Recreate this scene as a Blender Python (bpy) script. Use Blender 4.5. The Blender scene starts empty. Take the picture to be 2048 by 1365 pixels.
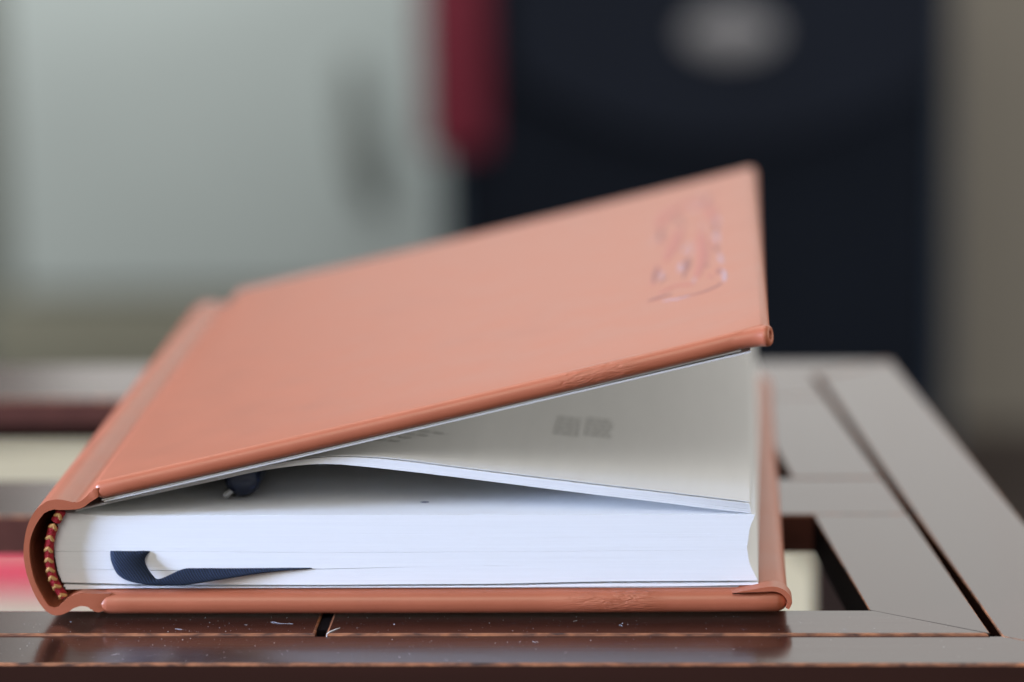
import bpy, bmesh, math, random
from mathutils import Vector, Matrix
random.seed(7)
S = 0.001                                   # everything below is measured in millimetres
scn = bpy.context.scene
col = scn.collection

# ------------------------------------------------------------------ camera
cam_d = bpy.data.cameras.new('camera')
cam = bpy.data.objects.new('camera', cam_d)
col.objects.link(cam)
Rv = Vector((0.998107, 0.05881, -0.018013))
Uv = Vector((0.005697, 0.203223, 0.979116))
Fv = Vector((-0.061242, 0.977365, -0.202504))
Bv = -Fv
cam.matrix_world = Matrix(((Rv.x, Uv.x, Bv.x, 126.12 * S), (Rv.y, Uv.y, Bv.y, -643.67 * S),
                           (Rv.z, Uv.z, Bv.z, 190.27 * S), (0, 0, 0, 1)))
cam_d.sensor_width = 36
cam_d.lens = 116.526
cam_d.clip_start = 0.02
cam_d.clip_end = 200
cam_d.dof.use_dof = True
cam_d.dof.focus_distance = 0.667
cam_d.dof.aperture_fstop = 6.6
scn.camera = cam

# ------------------------------------------------------------------ world, lamps, exposure
w = bpy.data.worlds.new('World')
scn.world = w
w.use_nodes = True
bg = w.node_tree.nodes['Background']
bg.inputs['Color'].default_value = (1.0, 0.972, 0.925, 1)
bg.inputs['Strength'].default_value = 0.38

def area(name, loc, target, sx, sy, power, colr):
    d = bpy.data.lights.new(name, 'AREA')
    d.shape = 'RECTANGLE'; d.size = sx; d.size_y = sy; d.energy = power; d.color = colr
    o = bpy.data.objects.new(name, d); col.objects.link(o)
    o.location = loc
    o.rotation_euler = (Vector(target) - Vector(loc)).to_track_quat('-Z', 'Y').to_euler()
    return o
# cool window light, raking in from the left on the camera's side
k = area('window_light', (-1.70, -0.44, 0.32), (0.06, 0.0, 0.02), 0.30, 0.50, 16.5, (0.50, 0.64, 1.0))
k.data.spread = math.radians(70)
# added fill from high on the camera's side, lifting the page fronts
area('front_fill', (-0.5, -2.3, 1.9), (0.0, 0.3, -0.1), 1.8, 1.3, 34.0, (1.0, 0.985, 0.96))
# low daylight from the right, reaching in under the lifted cover
area('side_daylight', (2.6, 0.25, 0.55), (0.1, 0.1, 0.0), 1.6, 1.1, 29.0, (1.0, 0.99, 0.97))
# broad daylight from beyond the table
area('daylight_beyond', (2.09, 3.9, 2.0), (1.86, 0.1, 0.0), 6.2, 3.4, 62.0, (1.0, 0.985, 0.955))
area('overhead_fill', (-0.7, 1.5, 2.4), (-0.4, 1.8, -0.3), 2.6, 1.6, 30.0, (1.0, 0.98, 0.95))  # added fill overhead, brightening the cabinet and wall

scn.view_settings.view_transform = 'Standard'
scn.view_settings.look = 'None'
scn.view_settings.exposure = 0.0
scn.view_settings.gamma = 1.0

# ------------------------------------------------------------------ materials
def mat(name, colr, rough=0.5, spec=0.5, var=0.0, vscale=200, stretch=(1, 1, 1), bump=0.0, bscale=1500,
        bdist=0.0002, rvar=0.0, colr2=None, metal=0.0):
    m = bpy.data.materials.new(name); m.use_nodes = True
    nt = m.node_tree; b = nt.nodes['Principled BSDF']
    b.inputs['Base Color'].default_value = (*colr, 1)
    b.inputs['Roughness'].default_value = rough
    b.inputs['Specular IOR Level'].default_value = spec
    b.inputs['Metallic'].default_value = metal
    tc = nt.nodes.new('ShaderNodeTexCoord')
    mp = nt.nodes.new('ShaderNodeMapping'); mp.inputs['Scale'].default_value = stretch
    nt.links.new(tc.outputs['Object'], mp.inputs['Vector'])
    n = nt.nodes.new('ShaderNodeTexNoise'); n.inputs['Scale'].default_value = vscale
    n.inputs['Detail'].default_value = 5
    nt.links.new(mp.outputs['Vector'], n.inputs['Vector'])
    if var or colr2:
        mx = nt.nodes.new('ShaderNodeMix'); mx.data_type = 'RGBA'
        c2 = colr2 or tuple(min(1, c * (1 + var)) for c in colr)
        c1 = colr if colr2 else tuple(c * (1 - var) for c in colr)
        mx.inputs['A'].default_value = (*c1, 1); mx.inputs['B'].default_value = (*c2, 1)
        nt.links.new(n.outputs['Fac'], mx.inputs['Factor'])
        nt.links.new(mx.outputs['Result'], b.inputs['Base Color'])
        m['mixnode'] = mx.name
    if rvar:
        mr = nt.nodes.new('ShaderNodeMapRange')
        mr.inputs['To Min'].default_value = rough - rvar; mr.inputs['To Max'].default_value = rough + rvar
        nt.links.new(n.outputs['Fac'], mr.inputs['Value'])
        nt.links.new(mr.outputs['Result'], b.inputs['Roughness'])
    if bump:
        n2 = nt.nodes.new('ShaderNodeTexNoise'); n2.inputs['Scale'].default_value = bscale
        n2.inputs['Detail'].default_value = 4
        nt.links.new(mp.outputs['Vector'], n2.inputs['Vector'])
        bp = nt.nodes.new('ShaderNodeBump'); bp.inputs['Strength'].default_value = bump
        bp.inputs['Distance'].default_value = bdist
        nt.links.new(n2.outputs['Fac'], bp.inputs['Height'])
        nt.links.new(bp.outputs['Normal'], b.inputs['Normal'])
    return m

def crease_leather(name, x0, x1, **kw):
    """leather with a patch of fine diagonal creases between x0 and x1 along its front edge"""
    m = mat(name, **kw)
    nt = m.node_tree; b = nt.nodes['Principled BSDF']
    tc = nt.nodes.new('ShaderNodeTexCoord')
    sep = nt.nodes.new('ShaderNodeSeparateXYZ'); nt.links.new(tc.outputs['Object'], sep.inputs[0])
    def ramp(sock, a, c):
        r = nt.nodes.new('ShaderNodeMapRange'); r.interpolation_type = 'SMOOTHSTEP'
        r.inputs['From Min'].default_value = a; r.inputs['From Max'].default_value = c
        nt.links.new(sock, r.inputs['Value']); return r.outputs['Result']
    def mul(a, c):
        k = nt.nodes.new('ShaderNodeMath'); k.operation = 'MULTIPLY'
        nt.links.new(a, k.inputs[0]); nt.links.new(c, k.inputs[1]); return k.outputs[0]
    mask = mul(mul(ramp(sep.outputs['X'], x0 - .004, x0 + .010), ramp(sep.outputs['X'], x1 + .003, x1 - .003)),
               ramp(sep.outputs['Y'], .003, .001))
    mp = nt.nodes.new('ShaderNodeMapping'); mp.inputs['Scale'].default_value = (.38, 1, 1.7)
    mp.inputs['Rotation'].default_value = (0, 0.25, 0)
    nt.links.new(tc.outputs['Object'], mp.inputs['Vector'])
    n = nt.nodes.new('ShaderNodeTexNoise'); n.inputs['Scale'].default_value = 700
    n.inputs['Detail'].default_value = 3; n.inputs['Distortion'].default_value = 1.5
    nt.links.new(mp.outputs['Vector'], n.inputs['Vector'])
    bp = nt.nodes.new('ShaderNodeBump'); bp.inputs['Strength'].default_value = 0.6
    bp.inputs['Distance'].default_value = 0.0007
    nt.links.new(mul(mask, n.outputs['Fac']), bp.inputs['Height'])
    old = b.inputs['Normal'].links
    if old: nt.links.new(old[0].from_socket, bp.inputs['Normal'])
    nt.links.new(bp.outputs['Normal'], b.inputs['Normal'])
    return m

LEA = dict(colr=(0.385, 0.107, 0.052), rough=0.38, rvar=.05, spec=0.5, var=0.10, vscale=90, bump=0.25, bscale=2600, bdist=0.00012)
M = {}
def scuff(m):
    nt = m.node_tree; b = nt.nodes['Principled BSDF']
    src = b.inputs['Base Color'].links[0].from_socket
    tc = nt.nodes.new('ShaderNodeTexCoord'); n = nt.nodes.new('ShaderNodeTexNoise')
    n.inputs['Scale'].default_value = 26; n.inputs['Detail'].default_value = 12; n.inputs['Roughness'].default_value = .72
    nt.links.new(tc.outputs['Object'], n.inputs['Vector'])
    r = nt.nodes.new('ShaderNodeMapRange'); r.inputs['From Min'].default_value = .54; r.inputs['From Max'].default_value = .80
    r.inputs['To Max'].default_value = .55
    nt.links.new(n.outputs['Fac'], r.inputs['Value'])
    mx = nt.nodes.new('ShaderNodeMix'); mx.data_type = 'RGBA'
    nt.links.new(r.outputs['Result'], mx.inputs['Factor']); nt.links.new(src, mx.inputs['A'])
    b.inputs['Specular Tint'].default_value = (1.0, 1.0, .80, 1)
    mx.inputs['B'].default_value = (.30, .078, .042, 1)
    nt.links.new(mx.outputs['Result'], b.inputs['Base Color'])
    return m
M['leather'] = scuff(mat('leather', **LEA))
M['leather_front'] = scuff(crease_leather('leather_front', .094, .1125, **LEA))
M['leather_back'] = scuff(crease_leather('leather_back', .094, .114, **LEA))
M['paper'] = mat('paper', (0.79, 0.79, 0.775), 0.85, 0.25, var=0.045, vscale=2600, stretch=(.012, .012, 1))
M['endpaper'] = mat('endpaper', (0.52, 0.505, 0.475), 0.85, 0.25, var=0.045, vscale=60)
M['ribbon'] = mat('ribbon', (0.018, 0.026, 0.05), 0.75, 0.2)
M['red_thread'] = mat('red_thread', (0.30, 0.016, 0.022), 0.8, 0.2, var=.4, vscale=2200, bump=.8, bscale=2200, bdist=.0006)
M['gold_thread'] = mat('gold_thread', (0.46, 0.25, 0.085), 0.8, 0.2, var=.3, vscale=3000)
M['ink'] = mat('ink', (0.62, 0.62, 0.605), 0.8, 0.2)
M['ink_blue'] = mat('ink_blue', (0.06, 0.08, 0.16), 0.7, 0.2)
M['stamp_dark'] = mat('stamp_dark', (0.24, 0.075, 0.06), 0.5)
M['stamp_glint'] = mat('stamp_glint', (0.38, 0.22, 0.22), 0.5)  # glints on the stamped strokes, painted in as paler colour
M['stamp_pink'] = mat('stamp_pink', (0.38, 0.10, 0.065), 0.45)
M['pen_navy'] = mat('pen_navy', (0.012, 0.02, 0.05), 0.25, 0.6)
M['steel'] = mat('steel', (0.6, 0.6, 0.62), 0.25, metal=1.0)
M['wood'] = mat('wood', (0.018, 0.0085, 0.006), 0.17, 0.5, var=0.0, vscale=60, stretch=(0.06, 1, 1), bump=0.10,
                bscale=500, bdist=0.0002, rvar=0.05, colr2=(0.050, 0.018, 0.012))
M['wood_side'] = mat('wood_side', (0.018, 0.0085, 0.006), 0.17, 0.5, vscale=60, stretch=(1, 0.06, 1), bump=0.10,
                     bscale=500, bdist=0.0002, rvar=0.05, colr2=(0.050, 0.018, 0.012))
def worn(name, st):
    m = mat(name, (0.035, 0.014, 0.010), 0.5, 0.4, vscale=800, stretch=st, colr2=(0.40, 0.15, 0.06),
            bump=0.5, bscale=1200, bdist=0.0003)
    nt = m.node_tree; mx = nt.nodes[m['mixnode']]
    src = mx.inputs['Factor'].links[0].from_socket
    r = nt.nodes.new('ShaderNodeMapRange'); r.inputs['From Min'].default_value = .30; r.inputs['From Max'].default_value = .70
    nt.links.new(src, r.inputs['Value']); nt.links.new(r.outputs['Result'], mx.inputs['Factor'])
    return m
M['worn_edge'] = worn('worn_edge', (0.35, 1, 1))
M['worn_edge_side'] = worn('worn_edge_side', (1, 0.35, 1))
M['raw_edge'] = mat('raw_edge', (0.080, 0.027, 0.017), 0.7, 0.15, var=.3, vscale=200)
M['gap_shade'] = mat('gap_shade', (0.006, 0.004, 0.004), 0.9, 0.05)  # near-black, paints the shade inside gaps and openings
M['dust'] = mat('dust', (0.72, 0.72, 0.74), 0.9, 0.2)
M['wall'] = mat('wall', (0.29, 0.265, 0.225), 0.9, 0.2, var=.08, vscale=3)
M['floor'] = mat('floor', (0.055, 0.042, 0.038), 0.6, 0.3, var=.2, vscale=6)
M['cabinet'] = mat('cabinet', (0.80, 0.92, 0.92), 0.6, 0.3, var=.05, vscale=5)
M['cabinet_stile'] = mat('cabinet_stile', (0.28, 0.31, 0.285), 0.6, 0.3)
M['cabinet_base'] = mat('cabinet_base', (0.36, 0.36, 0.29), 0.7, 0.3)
M['handle'] = mat('handle', (0.28, 0.31, 0.30), 0.5)
M['case'] = mat('case', (0.009, 0.0125, 0.021), 0.85, 0.12, var=.2, vscale=12)
M['case_flap'] = mat('case_flap', (0.012, 0.0165, 0.029), 0.8, 0.2, var=.15, vscale=12)
M['case_piping'] = mat('case_piping', (0.025, 0.045, 0.075), 0.5, 0.4)
M['case_red'] = mat('case_red', (0.20, 0.020, 0.042), 0.7, 0.3, var=.15, vscale=10)
M['badge'] = mat('badge', (0.30, 0.30, 0.32), 0.35, 0.5)
M['cream'] = mat('cream', (0.50, 0.47, 0.37), 0.9, 0.2, var=.05, vscale=20)
M['red_cloth'] = mat('red_cloth', (0.62, 0.08, 0.12), 0.9, 0.2, var=.15, vscale=40)

# twill weave on the ribbon
def twill(m):
    nt = m.node_tree; b = nt.nodes['Principled BSDF']
    tc = nt.nodes.new('ShaderNodeTexCoord'); mp = nt.nodes.new('ShaderNodeMapping')
    mp.inputs['Rotation'].default_value = (0, math.radians(40), 0)
    wv = nt.nodes.new('ShaderNodeTexWave'); wv.inputs['Scale'].default_value = 700; wv.bands_direction = 'X'
    wv.inputs['Distortion'].default_value = .6
    nt.links.new(tc.outputs['Object'], mp.inputs['Vector']); nt.links.new(mp.outputs['Vector'], wv.inputs['Vector'])
    bp = nt.nodes.new('ShaderNodeBump'); bp.inputs['Strength'].default_value = .5; bp.inputs['Distance'].default_value = .0002
    nt.links.new(wv.outputs['Fac'], bp.inputs['Height']); nt.links.new(bp.outputs['Normal'], b.inputs['Normal'])
    mx = nt.nodes.new('ShaderNodeMix'); mx.data_type = 'RGBA'
    mx.inputs['A'].default_value = (.005, .008, .014, 1); mx.inputs['B'].default_value = (.016, .027, .058, 1)
    nt.links.new(wv.outputs['Fac'], mx.inputs['Factor']); nt.links.new(mx.outputs['Result'], b.inputs['Base Color'])
twill(M['ribbon'])

# ------------------------------------------------------------------ helpers
def thing(name, label, cat, loc=(0, 0, 0), group=None):
    o = bpy.data.objects.new(name, None); col.objects.link(o)
    o.empty_display_size = .02
    o.location = Vector(loc) * S
    o['label'] = label; o['category'] = cat
    if group: o['group'] = group
    return o

def obj(name, bm, mats, parent=None, smooth=True, mw=None):
    """link a bmesh built in world millimetres as one object"""
    for v in bm.verts: v.co *= S
    bmesh.ops.recalc_face_normals(bm, faces=bm.faces)
    me = bpy.data.meshes.new(name)
    if smooth:
        for f in bm.faces: f.smooth = True
        for e in bm.edges:
            if len(e.link_faces) == 2 and e.calc_face_angle(0) > math.radians(38): e.smooth = False
    bm.to_mesh(me); bm.free()
    for m in (mats if isinstance(mats, (list, tuple)) else [mats]): me.materials.append(m)
    o = bpy.data.objects.new(name, me); col.objects.link(o)
    if parent is not None:
        o.parent = parent
        if mw is None: o.location = -parent.location
        else: o.location = Vector(mw) * S
    elif mw is not None:
        o.location = Vector(mw) * S
    return o

def structure(o): o['kind'] = 'structure'; return o

def catmull(pts, n=4, closed=False):
    out = []; N = len(pts)
    for i in range(N if closed else N - 1):
        g = lambda k: Vector(pts[k % N]) if closed else Vector(pts[max(0, min(N - 1, k))])
        p0, p1, p2, p3 = g(i - 1), g(i), g(i + 1), g(i + 2)
        for k in range(n):
            t = k / n
            out.append(0.5 * ((2 * p1) + (p2 - p0) * t + (2 * p0 - 5 * p1 + 4 * p2 - p3) * t * t + (3 * p1 - p0 - 3 * p2 + p3) * t ** 3))
    if not closed: out.append(Vector(pts[-1]))
    return out

def lerp(pl, x):
    if x <= pl[0][0]: return pl[0][1]
    for (a, b), (c, d) in zip(pl, pl[1:]):
        if x <= c: return b + (d - b) * (x - a) / (c - a)
    return pl[-1][1]

def prism(bm, poly, ys, fn=None, mi=0):
    """closed xz outline carried along y through the stations ys"""
    rings = []
    for y in ys:
        rings.append([bm.verts.new(fn(p[0], y, p[1]) if fn else (p[0], y, p[1])) for p in poly])
    n = len(poly)
    for a, b in zip(rings, rings[1:]):
        for i in range(n):
            f = bm.faces.new((a[i], a[(i + 1) % n], b[(i + 1) % n], b[i])); f.material_index = mi
    bm.faces.new(rings[0][::-1]).material_index = mi
    bm.faces.new(rings[-1]).material_index = mi
    return rings

def box(bm, x0, x1, y0, y1, z0, z1, bev=0, seg=2, mi=0):
    v = [bm.verts.new((x, y, z)) for z in (z0, z1) for y in (y0, y1) for x in (x0, x1)]
    fs = [bm.faces.new([v[i] for i in q]) for q in ((0, 2, 3, 1), (4, 5, 7, 6), (0, 1, 5, 4), (2, 6, 7, 3), (0, 4, 6, 2), (1, 3, 7, 5))]
    for f in fs: f.material_index = mi
    if bev:
        es = list({e for f in fs for e in f.edges})
        bmesh.ops.bevel(bm, geom=es, offset=bev, segments=seg, profile=.5, affect='EDGES')

def tube(bm, pts, rad, n=8, flat=1.0, closed_ends=True, mi=0):
    pts = [Vector(p) for p in pts]; rings = []
    for i, p in enumerate(pts):
        t = (pts[min(i + 1, len(pts) - 1)] - pts[max(i - 1, 0)]).normalized()
        a = Vector((0, 0, 1)) if abs(t.z) < .9 else Vector((1, 0, 0))
        s = t.cross(a).normalized(); u = s.cross(t)
        r = rad[i] if isinstance(rad, (list, tuple)) else rad
        rings.append([bm.verts.new(p + s * math.cos(k * 2 * math.pi / n) * r + u * math.sin(k * 2 * math.pi / n) * r * flat) for k in range(n)])
    for a, b in zip(rings, rings[1:]):
        for k in range(n):
            bm.faces.new((a[k], a[(k + 1) % n], b[(k + 1) % n], b[k])).material_index = mi
    if closed_ends:
        bm.faces.new(rings[0][::-1]); bm.faces.new(rings[-1])

def lathe(bm, prof, origin, axis, n=24):
    axis = Vector(axis).normalized(); a = Vector((0, 0, 1)) if abs(axis.z) < .9 else Vector((1, 0, 0))
    s = axis.cross(a).normalized(); u = s.cross(axis); O = Vector(origin)
    rings = [[bm.verts.new(O + axis * h + (s * math.cos(k * 2 * math.pi / n) + u * math.sin(k * 2 * math.pi / n)) * r) for k in range(n)] for r, h in prof]
    for A, B in zip(rings, rings[1:]):
        for k in range(n): bm.faces.new((A[k], A[(k + 1) % n], B[(k + 1) % n], B[k]))
    return rings

# ================================================================== THE SETTING
FLOOR = -500.0
bm = bmesh.new(); box(bm, -9000, 9000, -9000, 9000, FLOOR - 50, FLOOR)
structure(obj('floor', bm, M['floor'], smooth=False))
bm = bmesh.new(); box(bm, -4000, 4000, 2300, 2420, FLOOR - 20, 150, 4)
wl = obj('wall', bm, M['wall'], smooth=False); structure(wl)

# pale cabinet beyond the table, on the left
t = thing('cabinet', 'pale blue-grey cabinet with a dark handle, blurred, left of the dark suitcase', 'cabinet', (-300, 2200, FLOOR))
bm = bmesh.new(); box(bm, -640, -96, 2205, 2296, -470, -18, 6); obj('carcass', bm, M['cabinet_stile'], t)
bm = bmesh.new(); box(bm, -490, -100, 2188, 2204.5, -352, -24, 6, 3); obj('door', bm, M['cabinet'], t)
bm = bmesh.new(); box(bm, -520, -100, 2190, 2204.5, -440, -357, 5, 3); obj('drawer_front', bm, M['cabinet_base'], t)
for x in (-610, -130):
    bm = bmesh.new(); box(bm, x - 15, x + 15, 2215, 2285, FLOOR, -470.5, 2); obj('foot', bm, M['handle'], t)
bm = bmesh.new()
tube(bm, [(-186, 2186, -150), (-184, 2168, -165), (-180, 2160, -200), (-174, 2160, -240), (-170, 2168, -262), (-168, 2186, -270)], [9, 10, 13, 14, 11, 9], 10)
obj('handle', bm, M['handle'], t)

# dark suitcase with an oval badge
t = thing('suitcase', 'blurred dark navy suitcase with an oval grey badge and a red side strap', 'suitcase', (110, 1990, FLOOR))
bm = bmesh.new(); box(bm, -80, 303, 1900, 2110, -478, -22, 28, 6); obj('body', bm, M['case'], t)
# front flap, its lower edge curving down to the middle
bm = bmesh.new(); fl = []
for i in range(25):
    u = i / 24; x = -34 + u * 336
    fl.append((x, -118 - 62 * math.sin(math.pi * min(1, u * 1.0)) ** 0.8))
prism(bm, fl + [(302, -40), (-34, -40)], [1886, 1899])
bmesh.ops.bevel(bm, geom=[e for e in bm.edges if all(abs(v.co.y - 1886) < .1 for v in e.verts)], offset=5, segments=3, affect='EDGES')
obj('flap', bm, M['case_flap'], t)
bm = bmesh.new()
R = lathe(bm, [(0.02, -5), (.7, -4.4), (.93, -3), (1, 0)], (0, 0, 0), (0, 1, 0), 40)
for v in bm.verts: v.co.x = v.co.x * 36 + 139; v.co.z = v.co.z * 18 - 95; v.co.y += 1885.5
obj('badge', bm, M['badge'], t)
bm = bmesh.new(); box(bm, -98, -48, 1882, 1899.5, -186, -30, 7, 4); obj('strap', bm, M['case_red'], t)
for x in (-82, 305):
    bm = bmesh.new(); tube(bm, [(x, 1918, -450), (x, 1912, -300), (x, 1912, -150), (x, 1918, -50)], 5, 8); obj('piping', bm, M['case_piping'], t)
for x in (-40, 262):
    for y in (1940, 2080):
        bm = bmesh.new(); lathe(bm, [(0.1, 0), (16, 0), (18, 6), (18, 21), (0.1, 21.5)], (x, y, FLOOR), (0, 0, 1), 16); obj('foot', bm, M['handle'], t)

# ================================================================== THE TABLE
T = thing('table', 'dark varnished wooden slat-top table with worn orange edges, under the notebook', 'table', (-40, 110, FLOOR))
LX = -330.0                                  # the plank tops run on out of frame to the left
def rx(x0, y): return x0 - 0.118 * (y + 13.4)   # the right-hand pieces lean in a little: the top narrows to the back
ZI, ZO = 0.0, -0.45
def plank(name, poly, z0, z1, ch, side=False, edges=None):
    side_raw = z1 == ZI
    bm = bmesh.new()
    a = [bm.verts.new((x, y, z0)) for x, y in poly]; b = [bm.verts.new((x, y, z1)) for x, y in poly]
    n = len(poly)
    for i in range(n): bm.faces.new((a[i], a[(i + 1) % n], b[(i + 1) % n], b[i]))
    bm.faces.new(a[::-1]); bm.faces.new(b)
    for f in bm.faces:
        if side_raw and abs(f.verts[0].co.z - f.verts[1].co.z) + abs(f.verts[1].co.z - f.verts[2].co.z) > 1: f.material_index = 2
    bm.edges.ensure_lookup_table()
    es = []
    for i in range(n):
        if edges is None or i in edges: es.append(bm.edges.get((b[i], b[(i + 1) % n])))
    if ch: bmesh.ops.bevel(bm, geom=es, offset=ch, segments=2, profile=.6, affect='EDGES', material=1)
    return obj(name, bm, [M['wood_side'] if side else M['wood'], M['worn_edge_side'] if side else M['worn_edge'], M['gap_shade'] if side else M['raw_edge']], T, smooth=False)  # side pieces: opening walls painted near-black as shade
def mir(poly): return [(2 * -75 - x, y) for x, y in poly][::-1]      # the mirrored left side, out of frame
g = 1.9                                      # the long dark groove
of_r = 207.0
# outer frame
plank('front_rail', [(-357, -31.5), (of_r, -31.5), (rx(180 + 2.4, -13.6), -13.6), (-334, -13.6)], -18, ZO, .55, edges=(0,))
st = [(of_r + .02, -31.3), (rx(of_r - 2.1, 247), 247), (rx(182.4, 228), 228), (rx(182.4, -13.4), -13.4)]
plank('side_rail', st, -18, ZO, .35, True); plank('side_rail', mir(st), -18, ZO, .35, True)
plank('back_rail', [(LX + 4, 229.0), (rx(182.2, 229), 229.0), (rx(of_r - 2.3, 247.5), 247.5), (-326, 247.5)], -18, ZO, .35)
# inner frame and cross slats
nx = 46.8
plank('inner_rail', [(LX, -13.0), (nx - 1.1, -13.0), (nx - 1.1, 3.6), (LX + 24, 3.6)], -9, ZI, .5, edges=(0, 1, 2))
plank('inner_rail', [(nx + 1.1, -13.0), (180 - .3, -13.0), (rx(159.0, 3.6), 3.6), (nx + 1.1, 3.6)], -9, ZI, .5, edges=(0, 2, 3))
plank('inner_rail', [(LX + 30, 202), (rx(180.2, 202), 202), (rx(180.2, 227.6), 227.6), (LX + 10, 227.6)], -7, ZI, .5)
s1 = [(180.0, -12.8), (rx(180.2, 80), 80), (rx(159, 80), 80), (rx(159, 3.8), 3.8)]
plank('inner_stile', s1, -9, ZI, .25, True, edges=(0, 1, 2)); plank('inner_stile', mir(s1), -9, ZI, .25, True, edges=(0, 1, 2))
s2 = [(rx(180.2, 114.2), 114.2), (rx(180.2, 201.7), 201.7), (rx(159, 201.7), 201.7), (rx(159, 114.2), 114.2)]
plank('inner_stile', s2, -9, ZI, .5, True); plank('inner_stile', mir(s2), -9, ZI, .5, True)
plank('slat', [(LX + 10, 80.1), (rx(180.2, 80.1), 80.1), (rx(180.2, 113.6), 113.6), (LX + 14, 113.6)], -9, ZI, .45)
for x in (-350 + 20, 165):
    for y in (-15, 215):
        bm = bmesh.new(); box(bm, x - 13, x + 13, y - 13, y + 13, FLOOR, -18.1, 1.5); obj('leg', bm, M['wood_side'], T)

bm = bmesh.new(); box(bm, nx - 1.08, nx + 1.08, -9.5, 3.4, -9, -.25); obj('gap_filler', bm, M['gap_shade'], T, smooth=False)  # near-black block added so the gap between the rails reads as shade
for a_, b_ in ((174, 188), (-338, -324)):               # near-black strips added under the long side grooves as painted shade
    bm = bmesh.new(); box(bm, -6, 6, -12, 226, -17, -9.3)
    for v in bm.verts: v.co.x += (rx(181.2, v.co.y) if a_ > 0 else -150 - rx(181.2, v.co.y))
    obj('groove_filler', bm, M['gap_shade'], T, smooth=False)
# dust on the front rails
bm = bmesh.new()
def speck(x, y, z, r):
    vs = [bm.verts.new((x + math.cos(a) * r * random.uniform(.5, 1.3), y + math.sin(a) * r * random.uniform(.8, 2.0), z + random.uniform(0.01, .09))) for a in (0, 1.3, 2.4, 3.6, 5)]
    top = bm.verts.new((x, y, z + r * random.uniform(.5, 1.0)))
    for i in range(5): bm.faces.new((vs[i], vs[(i + 1) % 5], top))
def fibre(x, y, z, L, a):
    p = []
    for i in range(7):
        p.append((x, y, z + .06 + .05 * math.sin(i)))
        x += math.cos(a) * L / 6; y += math.sin(a) * L / 6; a += random.uniform(-.5, .5)
    tube(bm, p, .025, 5)
for i in range(280):
    x = random.choice((random.uniform(-15, 140), random.gauss(20, 14), random.gauss(75, 25)))
    if random.random() < .45 : y, z = random.uniform(-12.3, -1), ZI
    else: y, z = random.uniform(-30.5, -14), ZO
    if abs(x - nx) < 2: continue
    speck(x, y, z, random.choice((.03, .04, .05, .06, .08, .12)))
for i in range(420):                         # a thin film of finer dust
    y, z = (random.uniform(-12.3, -1), ZI) if random.random() < .5 else (random.uniform(-30.5, -14), ZO)
    x = random.uniform(-18, 178)
    if abs(x - nx) > 2: speck(x, y, z, random.choice((.015, .02, .028, .035)))
for i in range(7):
    x = random.uniform(-10, 150)
    y, z = (random.uniform(-12, -3), ZI) if random.random() < .5 else (random.uniform(-30, -16), ZO)
    if abs(x - nx) < 6: continue
    fibre(x, y, z, random.uniform(.5, 1.8), random.uniform(-.5, .5) + random.choice((0, math.pi)))
fibre(nx - 11, -5, ZI, 5, -.35)
d = obj('dust', bm, M['dust']); d['kind'] = 'stuff'; d['label'] = 'white dust specks and fibres on the varnished front rails'; d['category'] = 'dust'
# splintered pale chip at the gap between the two inner rails
bm = bmesh.new()
tube(bm, [(nx + 1.3, -13.05, -.8), (nx + 1.35, -12.9, -.1), (nx + 1.8, -12, .12), (nx + 2.9, -10, .1), (nx + 3.6, -9, .06)], [.10, .15, .13, .09, .04], 6)
obj('splinter', bm, M['dust'], T)

T.location += Vector((0, 3.7, -.8)) * S                  # the bowed back board stands a little off the rails
d.location += Vector((0, 3.7, -.8)) * S
# low stool with a pale cushion standing beyond the table, showing through the gaps in its top
ang = math.radians(15); ca, sa = math.cos(ang), math.sin(ang)
def turned(bm):
    for v in bm.verts: v.co.x, v.co.y = 222 + v.co.x * ca - v.co.y * sa, 600 + v.co.x * sa + v.co.y * ca
    return bm
t = thing('stool', 'low cream cushioned stool glimpsed through the gaps in the table top', 'stool', (0, 800, FLOOR))
bm = bmesh.new(); box(bm, -470, 0, 0, 520, -258, -200, 16, 4); obj('cushion', turned(bm), M['cream'], t)
bm = bmesh.new(); box(bm, -460, -10, 10, 510, -290, -258.5, 3); obj('seat_frame', turned(bm), M['wood'], t)
for x in (-440, -30):
    for y in (30, 490):
        bm = bmesh.new(); box(bm, x - 16, x + 16, y - 16, y + 16, FLOOR, -290.5, 2); obj('leg', turned(bm), M['wood_side'], t)
bm = bmesh.new(); box(bm, -300, -140, 706, 764, -199.6, -193, 2.5, 3)
rc = obj('folded_cloth', bm, M['red_cloth']); rc['label'] = 'red folded cloth on the cream stool, seen through the left gap'; rc['category'] = 'cloth'

# ================================================================== THE NOTEBOOK
B = thing('notebook', 'tan leather hardback notebook lying with its front cover half lifted', 'book', (0, 0, 0))
L = 209.0
TH = math.radians(13.12)
YS = [0, 1.2, 6, 20, 60, 110, 160, 203, 207.8, L]

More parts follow.
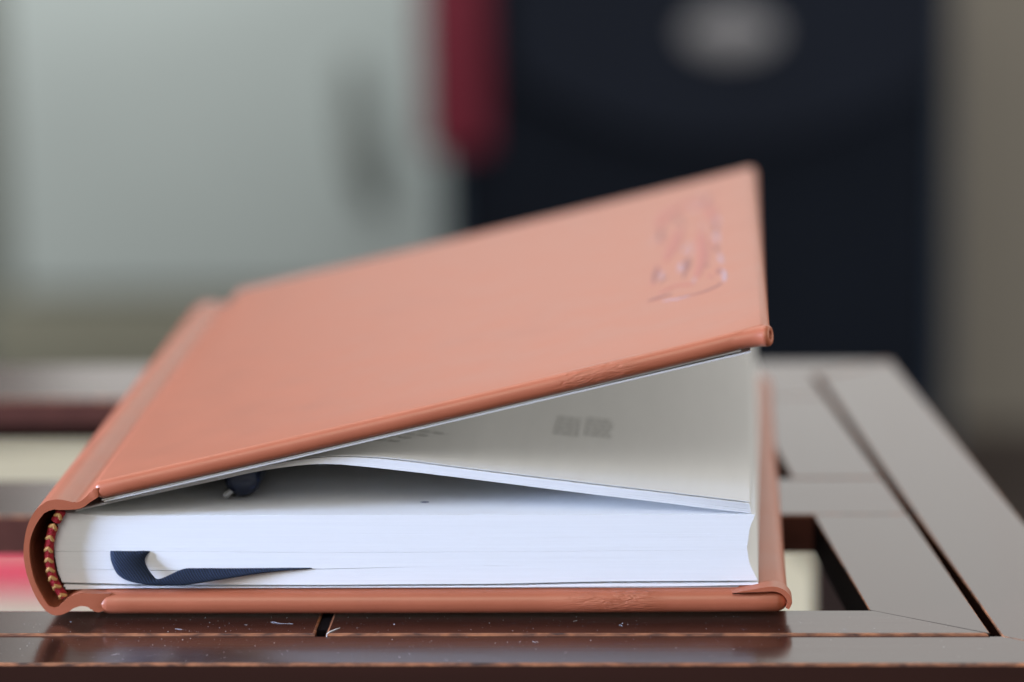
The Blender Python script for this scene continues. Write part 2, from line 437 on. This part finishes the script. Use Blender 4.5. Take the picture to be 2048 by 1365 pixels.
# spine and both joints: one piece of leather
so = [(1.5, 27.1), (0.06, 26.57), (-0.86, 25.46), (-2.21, 24.36), (-3.53, 24.03), (-4.81, 24.38), (-6.54, 24.69), (-8.1, 24.58), (-9.5, 24.1), (-11.65, 22.29), (-13.32, 19.28), (-14.2, 15.8), (-14.46, 12.81), (-14.1, 9.5), (-13.28, 6.54), (-12.3, 4.07), (-11.08, 2.04), (-9.61, 0.6), (-7.65, 0.35), (-5.87, 1.05), (-4.53, 1.85), (-2.98, 2.26), (-1.47, 1.92), (-0.6, 1.25), (0.3, 0.95), (1.2, 1.15), (2.8, 1.7)]
si = [(1.5, 25.2), (-0.27, 24.13), (-1.83, 23.03), (-3.59, 22.59), (-6.64, 22.5), (-8.9, 22.55), (-10.66, 20.81), (-12.17, 18.38), (-13.1, 15.49), (-13.2, 11.91), (-12.45, 7.66), (-11.0, 4.4), (-9.7, 2.3), (-8.2, 1.9), (-5.74, 4.0), (-3.3, 4.95), (-0.9, 4.9), (0.62, 4.8), (3.0, 4.7)]
bm = bmesh.new()
poly = [tuple(v) for v in catmull([(a, b, 0) for a, b in so], 4)] + [tuple(v) for v in catmull([(a, b, 0) for a, b in si], 4)][::-1]
def merge(x, y, z):                         # the lower joint slides back under the board's rounded front edge
    if z < 8 and x > -1 and y < 3: y += 0.8 * min(1, (x + 1) / 3.6) ** 2
    return (x, y, z)
prism(bm, [(p[0], p[1]) for p in poly], [0.0, 4, 20, 60, 110, 160, 205, L], merge)
ce = [e for e in bm.edges if all(v.co.y < 2.5 for v in e.verts) or all(v.co.y > L - .01 for v in e.verts)]
bmesh.ops.bevel(bm, geom=ce, offset=.38, segments=3, profile=.5, affect='EDGES', clamp_overlap=True)
obj('spine', bm, M['leather'], B)

def board(W, Lb, t, r, bend):
    """rounded leather-wrapped board, u along x, thickness downwards from z=0"""
    bm = bmesh.new(); box(bm, 0, W, 0, Lb, -t, 0, r, 6)
    for k in range(1, 20):
        bmesh.ops.bisect_plane(bm, geom=bm.verts[:] + bm.edges[:] + bm.faces[:], plane_co=(W * k / 20, 0, 0), plane_no=(1, 0, 0))
    for k in range(1, 12):
        bmesh.ops.bisect_plane(bm, geom=bm.verts[:] + bm.edges[:] + bm.faces[:], plane_co=(0, Lb * k / 12, 0), plane_no=(0, 1, 0))
    for v in bm.verts: v.co.z += bend(v.co.x, v.co.y)
    return bm

# back cover
bm = board(140.4, L, 4.75, 2.3, lambda x, y: 4.86 + .35 * (x / 140) ** 3 - .75 * max(0, min(1, (y - 8) / 50)) ** 2)
bc = obj('back_cover', bm, M['leather_back'], B)
bm = bmesh.new(); box(bm, 3, 134.6, 3.4, 205.5, 5.05, 5.25)
obj('endpaper', bm, M['endpaper'], bc).location = (0, 0, 0)
# folded leather corner of the back cover
ck = [(129.2, 4.98), (133.2, 5.75), (137.0, 6.35), (139.3, 5.85), (140.75, 4.5), (141.2, 2.9), (140.5, 1.5)]
cpts = [v.to_2d() for v in catmull([(a, b, 0) for a, b in ck], 5)]
inner = []
for i, p in enumerate(cpts):
    tt = (cpts[min(i + 1, len(cpts) - 1)] - cpts[max(i - 1, 0)]).normalized()
    th = .25 + .75 * min(1, i / 8) * (1 if i < len(cpts) - 4 else .6)
    inner.append(p + Vector((tt.y, -tt.x)) * th)
bm = bmesh.new()
prism(bm, [tuple(p) for p in cpts] + [tuple(p) for p in inner[::-1]], [-.45, 0, 2, 4.2],
      lambda x, y, z: (x, y, z))
bmesh.ops.bevel(bm, geom=[e for e in bm.edges if all(v.co.y < -.44 for v in e.verts)], offset=.28, segments=2, affect='EDGES')
obj('corner_fold', bm, M['leather'], bc).location = (0, 0, 0)

# front cover, hinged up 13 degrees about its joint
bm = board(140.2, L, 3.9, 1.75, lambda x, y: -.25 * math.sin(math.pi * x / 140) + .35 * max(0, (x - 120) / 20) ** 2 * (1 if y < 30 else .5))
fc = obj('front_cover', bm, M['leather_front'], B)
fc.location = (0, 0, 27.95 * S); fc.rotation_euler = (0, -TH, 0)
def oncover(name, bm, m, parent=None):
    o = obj(name, bm, m, fc if parent is None else parent); o.location = (0, 0, 0); return o
bm = bmesh.new()
prism(bm, [(1.0, -4.12), (40, -4.32), (90, -4.3), (133.8, -4.05), (133.8, -3.75), (90, -4.05), (40, -4.1), (1.0, -3.88)], [1.1, 100, 205.5])
oncover('endpaper', bm, M['endpaper'])
bm = bmesh.new()
prism(bm, [(1.4, -4.5), (40, -4.72), (90, -4.70), (135.6, -4.75), (135.6, -4.45), (90, -4.36), (40, -4.38), (1.4, -4.2)], [0.9, 100, 205.5])
oncover('flyleaf', bm, M['endpaper'])
# rolled leather at the front corner, a little open tube
bm = bmesh.new()
path = catmull([(118, 1.97, -1.97), (126, 1.9, -1.95), (133, 1.75, -1.9), (137.2, 1.35, -1.95), (139.4, .75, -2.1)], 5)
rads = [1.70 + .50 * (i / (len(path) - 1)) ** 1.5 for i in range(len(path))]
tg = (path[-1] - path[-3]).normalized()
ring = list(zip(path, rads)) + [(path[-1] + tg * d_, r_) for d_, r_ in ((.5, 2.1), (.85, 1.8), (.95, 1.35), (.8, .95), (.3, .7), (-1.5, .6))]
sd = tg.cross(Vector((0, 0, 1))).normalized(); ups = sd.cross(tg)
RR = []
for i, (p, r) in enumerate(ring):
    squash = 1.0
    RR.append([bm.verts.new(p + sd * math.cos(a) * r + ups * math.sin(a) * r * squash) for a in [q * 2 * math.pi / 22 for q in range(22)]])
for A, C_ in zip(RR, RR[1:]):
    for q in range(22): bm.faces.new((A[q], A[(q + 1) % 22], C_[(q + 1) % 22], C_[q]))
oncover('corner_fold', bm, M['leather'])

# blind-stamped emblem at the free corner
def strokes(name, lst, m):
    bm = bmesh.new()
    for pts, wd in lst:
        pp = catmull([(u, v, -.06 + .30 * max(0, (u - 120) / 20) ** 2 * (1 if v < 30 else .5) - .25 * math.sin(math.pi * u / 140) + .02) for u, v in pts], 3)
        n = len(pp)
        tube(bm, pp, [wd * (.35 + .65 * math.sin(math.pi * (i + .5) / n)) for i in range(n)], 8, .16)
    o = oncover(name, bm, m); o['kind'] = 'stuff'; return o
rnd = random.Random(3)
def dashes(n):
    out = []
    for i in range(n):
        u = rnd.choice((115.8, 117.5, 120, 122.5, 124.5, 127, 129.6)) + rnd.uniform(-.8, .8); v = rnd.uniform(60, 192)
        a = rnd.uniform(-.9, .9); l = rnd.uniform(3, 9)
        out.append(([(u - .25 * l * math.sin(a), v - l * math.cos(a)), (u + rnd.uniform(-.5, .5), v), (u + .25 * l * math.sin(a), v + l * math.cos(a))], rnd.uniform(.3, .65)))
    return out
em = strokes('stamped_emblem', dashes(13) + [([(114.6, 56), (117, 57), (120, 58)], 1.3), ([(121.5, 52), (126, 51), (129.5, 53.5), (131, 57)], .9),
         ([(115.6, 76), (115.8, 86), (116.2, 95)], .75), ([(122.9, 80), (123.2, 90), (123.1, 97)], .9), ([(116.4, 128), (116.2, 146)], .8),
         ([(130.2, 68), (130.6, 74)], .7), ([(130.0, 96), (129.8, 104)], .8), ([(129.6, 122), (129.8, 132)], .8), ([(127, 165), (128, 176)], 1.0)], M['stamp_dark'])
o = strokes('emblem_highlight', dashes(9) + [([(118, 52.5), (121, 50.5), (124, 50.5)], 1.0), ([(131.5, 57), (131.7, 64), (131.3, 72)], .75), ([(131.2, 80), (130.6, 92)], .7),
         ([(130.4, 108), (130.2, 120)], .6), ([(121.5, 82), (121.8, 92)], .8), ([(130.4, 132), (130.2, 142)], .6), ([(117.2, 78), (117.4, 88)], .5)], M['stamp_glint'])
o.parent = em
o = strokes('emblem_field', dashes(16) + [([(116, 150), (118, 165), (122, 172), (127, 168)], 2.6), ([(118, 100), (120, 118), (121, 140)], 1.6), ([(125.5, 70), (127, 95), (126, 128)], 1.5),
         ([(129, 138), (129, 152), (128, 164)], 1.4), ([(117, 62), (121, 66), (125, 62)], 1.3)], M['stamp_pink'])
o.parent = em

# ------------------------------------------------------------------ pages
bl = [(4.24, -6.31), (6.47, -7.44), (9.01, -8.26), (11.76, -8.64), (14.19, -8.74), (17.56, -8.17), (21.3, -6.67)]      # z -> x at the spine side
br = [(5.5, 134.6), (6.28, 134.5), (7.85, 133.83), (10.47, 132.63), (13.6, 132.24), (17.76, 132.86), (20.35, 133.87)]   # z -> x at the hollow fore edge
top = [(-6.65, 21.2), (1.0, 20.45), (46, 20.55), (82.5, 20.5), (134, 20.4)]
l1 = [(-8.6, 13.03), (11, 12.99), (46, 12.65), (82, 12.75), (132.3, 13.07)]
l2 = [(-8.4, 9.33), (17.5, 8.95), (45.7, 9.24), (82.8, 9.92), (132.8, 9.94)]
l3 = [(-7.5, 6.36), (10.7, 5.85), (45.5, 5.75), (82.3, 5.95), (102.5, 6.4), (134.6, 6.55)]
bot = [(-6.3, 4.95), (10.6, 5.3), (45.5, 5.3), (82.2, 5.32), (102.5, 5.4), (118.7, 5.45), (134.6, 5.75)]
def catmull_xz(pl): return [(v.x, v.y) for v in catmull([(a, b, 0) for a, b in pl], 5)]
def skew(x, y, z): return (x + 0.0125 * (y - 3), y, z)
def section(T_, B_, n, gt, gb, y0=3.0, nxs=34, right=None, jit=.02):
    """n thin leaves stacked between two curves; each leaf a closed strip of its own"""
    bm = bmesh.new()
    for k in range(n):
        a, b = (k + .02) / n, (k + .98) / n
        zm = .5 * (lerp(T_, 60) + lerp(B_, 60)) if False else None
        zt = lambda x, f: (lerp(T_, x) - gt) * (1 - f) + (lerp(B_, x) + gb) * f
        zl = zt(-7, (a + b) / 2); zr = zt(133, (a + b) / 2)
        x0 = lerp(bl, zl) + random.uniform(-.05, .05); x1 = (lerp(br, zr) if right is None else right) + random.uniform(-.05, .05)
        xs = [x0 + (x1 - x0) * i / nxs for i in range(nxs + 1)]
        ya = y0 + random.uniform(-jit, jit)
        poly = [(x, zt(x, a)) for x in xs] + [(x, zt(x, b)) for x in xs[::-1]]
        prism(bm, poly, [ya, 206 + random.uniform(-.1, .1)], skew)
    return bm
l2b = [(x, z - .12 * max(0, min(1, (95 - x) / 50)) * max(0, min(1, (x + 2) / 14))) for x, z in catmull_xz(l2)]
l1b = [(x, z - .05 * max(0, min(1, (14 - x) / 6))) for x, z in catmull_xz(l1)]      # the ribbon holds the leaves a little apart
for T_, B_, n, gt, gb in ((top, l1, 34, 0, .01), (l1b, l2, 16, .01, .0), (l2b, l3, 16, .01, .10), (l3, bot, 2, .42, .0)):
    o = obj('page_section', section(T_, B_, n, gt, gb), M['paper'], B, smooth=False); o['kind'] = 'stuff'

# the lifted leaves, arching up under the cover and falling back to the fore edge
sb = [(-4.1, 21.33), (-0.45, 22.27), (11.44, 24.85), (24.83, 27.74), (34, 29.75), (42.24, 30.91), (47, 31.15), (52.39, 30.87), (65.52, 29.37), (82.65, 27.14), (97.74, 25.12), (114.82, 22.95), (124.85, 21.6), (133.2, 20.62)]
stp = [(-4.1, 21.75), (-0.44, 22.69), (11.47, 25.48), (24.87, 28.68), (38.19, 31.54), (46.36, 32.66), (54.47, 32.74), (62.55, 32.08), (72.63, 30.7), (83.7, 29.21), (97.78, 27.4), (112.84, 25.39), (124, 23.8), (133.2, 22.4)]
def smoothpl(pl): return [(v.x, v.y) for v in catmull([(a, b, 0) for a, b in pl], 4)]
sb, stp = smoothpl(sb), smoothpl(stp)
bm = bmesh.new()
NL = 9
for k in range(NL + 1):
    a, b = (k + .05) / (NL + 1.6), (k + .95) / (NL + 1.6)
    fan = (.55 * (k / NL) ** 1.5 + random.uniform(0, .05), random.uniform(0, .05) * k / NL)
    if k == NL: a, b = (NL + 1.12) / (NL + 1.6), 1.0          # the top leaf floats a hair above the rest
    x1 = 133.1 - .35 * (k / NL) + random.uniform(-.12, .12)
    xs = [-4.0 + (x1 + 4.0) * i / 60 for i in range(61)]
    zz = lambda x, f: lerp(sb, x) * (1 - f) + lerp(stp, x) * f + fan[0] * max(0, (x - 90) / 43) ** 2 + fan[1] * math.sin((x - 60) / 17) * max(0, min(1, (x - 60) / 30))
    prism(bm, [(x, zz(x, b)) for x in xs] + [(x, zz(x, a)) for x in xs[::-1]], [3.0 + random.uniform(-.05, .05) + (.25 if k == NL else 0), 206], skew)
o = obj('lifted_leaves', bm, M['paper'], B, smooth=False); o['kind'] = 'stuff'

# faint print on the lifted top leaf
bm = bmesh.new()
def inkquad(x0, x1, y0, y1):
    n = max(1, int((x1 - x0) / 1.5))
    vs = []
    for i in range(n + 1):
        x = x0 + (x1 - x0) * i / n
        for y in (y0, y1):
            xx = x + 0.0125 * (y - 3); vs.append(bm.verts.new((xx, y, lerp(stp, x) + .62 * max(0, (x - 90) / 43) ** 2 + .12)))
    for i in range(n): bm.faces.new((vs[2 * i], vs[2 * i + 1], vs[2 * i + 3], vs[2 * i + 2]))
for r, (y, xa, xb) in enumerate(((28, 54, 70), (24.5, 53.5, 66), (21, 50, 63), (17, 47.5, 61))):
    x = xa
    while x < xb:
        wd = random.uniform(1.0, 3.2); inkquad(x, min(x + wd, xb), y, y + 1.4); x += wd + .8
for xa, xb, ya in ((91.3, 96.6, 41), (97.6, 103.4, 43)):
    for k in range(5):
        x = xa
        while x < xb - .6:
            wd = random.uniform(.9, 2.2); inkquad(x, min(x + wd, xb), ya + k * 3.6, ya + k * 3.6 + 2.2); x += wd + .45
o = obj('printed_text', bm, M['ink'], B, smooth=False); o['kind'] = 'stuff'
bm = bmesh.new()
for (x, y, rx_, ry_) in ((66.5, 13, 1.0, .6),):
    c = [bm.verts.new((x + math.cos(a) * rx_ * random.uniform(.7, 1.1), y + math.sin(a) * ry_, lerp(top, x) + .06)) for a in [i * math.pi / 6 for i in range(12)]]
    bm.faces.new(c)
obj('ink_mark', bm, M['ink_blue'], B, smooth=False)

# headband: red core wrapped with red and gold stitches
hb = catmull([(-6.6, 1.9, 21.9), (-8.55, 1.8, 18.2), (-9.55, 1.8, 13.9), (-9.5, 1.8, 10.0), (-8.75, 1.8, 6.8), (-7.0, 1.9, 3.7)], 6)
bm = bmesh.new(); tube(bm, hb, [.98 + .06 * math.sin(i * 2.3) for i in range(len(hb))], 12); head = obj('headband', bm, M['red_thread'], B)
def along(f):
    i = f * (len(hb) - 1); k = min(int(i), len(hb) - 2); return hb[k].lerp(hb[k + 1], i - k), (hb[k + 1] - hb[k]).normalized()
NS = 9
for k in range(NS):
    p, tg = along((k + .55) / NS)
    bm = bmesh.new(); nrm = Vector((tg.z, 0, -tg.x)); pts = []
    for j in range(11):
        a = -1.3 + 2.6 * j / 10
        z = (.55, .62, .55, .3, -.05, -.3, -.15, .15, .4, .5, .45)[j]
        pts.append(p + nrm * (.84 * math.sin(a)) + Vector((0, -1, 0)) * (.80 * math.cos(a)) + tg * z * .9)
    tube(bm, pts, [.2, .34, .38, .4, .42, .42, .42, .4, .38, .34, .2], 8)
    o = obj('stitch', bm, M['gold_thread'], head); o.location = (0, 0, 0)

# ribbon marker looping out of the pages
lo = [(2.81, 3.3, 13.0), (2.9, 2.3, 12.7), (3.3, 1.3, 11.1), (4.56, .4, 8.9), (6.87, -.3, 7.65), (10.95, -.4, 6.91), (17.09, .1, 6.55), (21.09, .7, 6.89), (27.98, 1.4, 7.83), (34.76, 2.1, 8.75), (41.5, 2.9, 9.28), (44, 3.5, 9.3)]
up = [(11.11, 3.3, 13.0), (10.7, 2.7, 12.7), (9.95, 2.3, 11.5), (10.4, 1.9, 10.0), (11.62, 1.2, 8.4), (13.2, .6, 7.75), (17.6, 2.4, 9.3), (21, 2.7, 9.42), (28.04, 2.85, 9.35), (34.79, 2.95, 9.35), (41.5, 3.1, 9.36), (44, 3.5, 9.36)]
bm = bmesh.new(); lo_, up_ = catmull(lo, 4), catmull(up, 4); G = []
for a, b in zip(lo_, up_): G.append([bm.verts.new(a.lerp(b, j / 6) + Vector((0, -.5 * math.sin(math.pi * j / 6), 0))) for j in range(7)])
for A, C_ in zip(G, G[1:]):
    for j in range(6): bm.faces.new((A[j], A[j + 1], C_[j + 1], C_[j]))
o = obj('ribbon_marker', bm, M['ribbon'], B)
sm = o.modifiers.new('thickness', 'SOLIDIFY'); sm.thickness = .22 * S; sm.offset = 0

# ------------------------------------------------------------------ the pen left between the pages
P = thing('pen', 'dark navy pen tucked between the pages under the front cover', 'pen', (28.3, 15, 20.6))
bm = bmesh.new()
lathe(bm, [(.1, -.2), (1.6, 0), (2.9, .7), (3.7, 2.0), (3.85, 4), (3.85, 45), (3.7, 46), (3.7, 110), (2.4, 122), (.8, 130), (.2, 133)], (28.3, 15, 24.5), (0, 1, 0), 28)
obj('barrel', bm, M['pen_navy'], P)
bm = bmesh.new()
tube(bm, [(26.2, 15.4, 22.6), (25.2, 15.2, 21.6), (24.9, 17, 21.3), (24.9, 30, 21.3), (25.3, 42, 21.6)], [.7, .8, .7, .7, .6], 8)
obj('clip', bm, M['steel'], P)
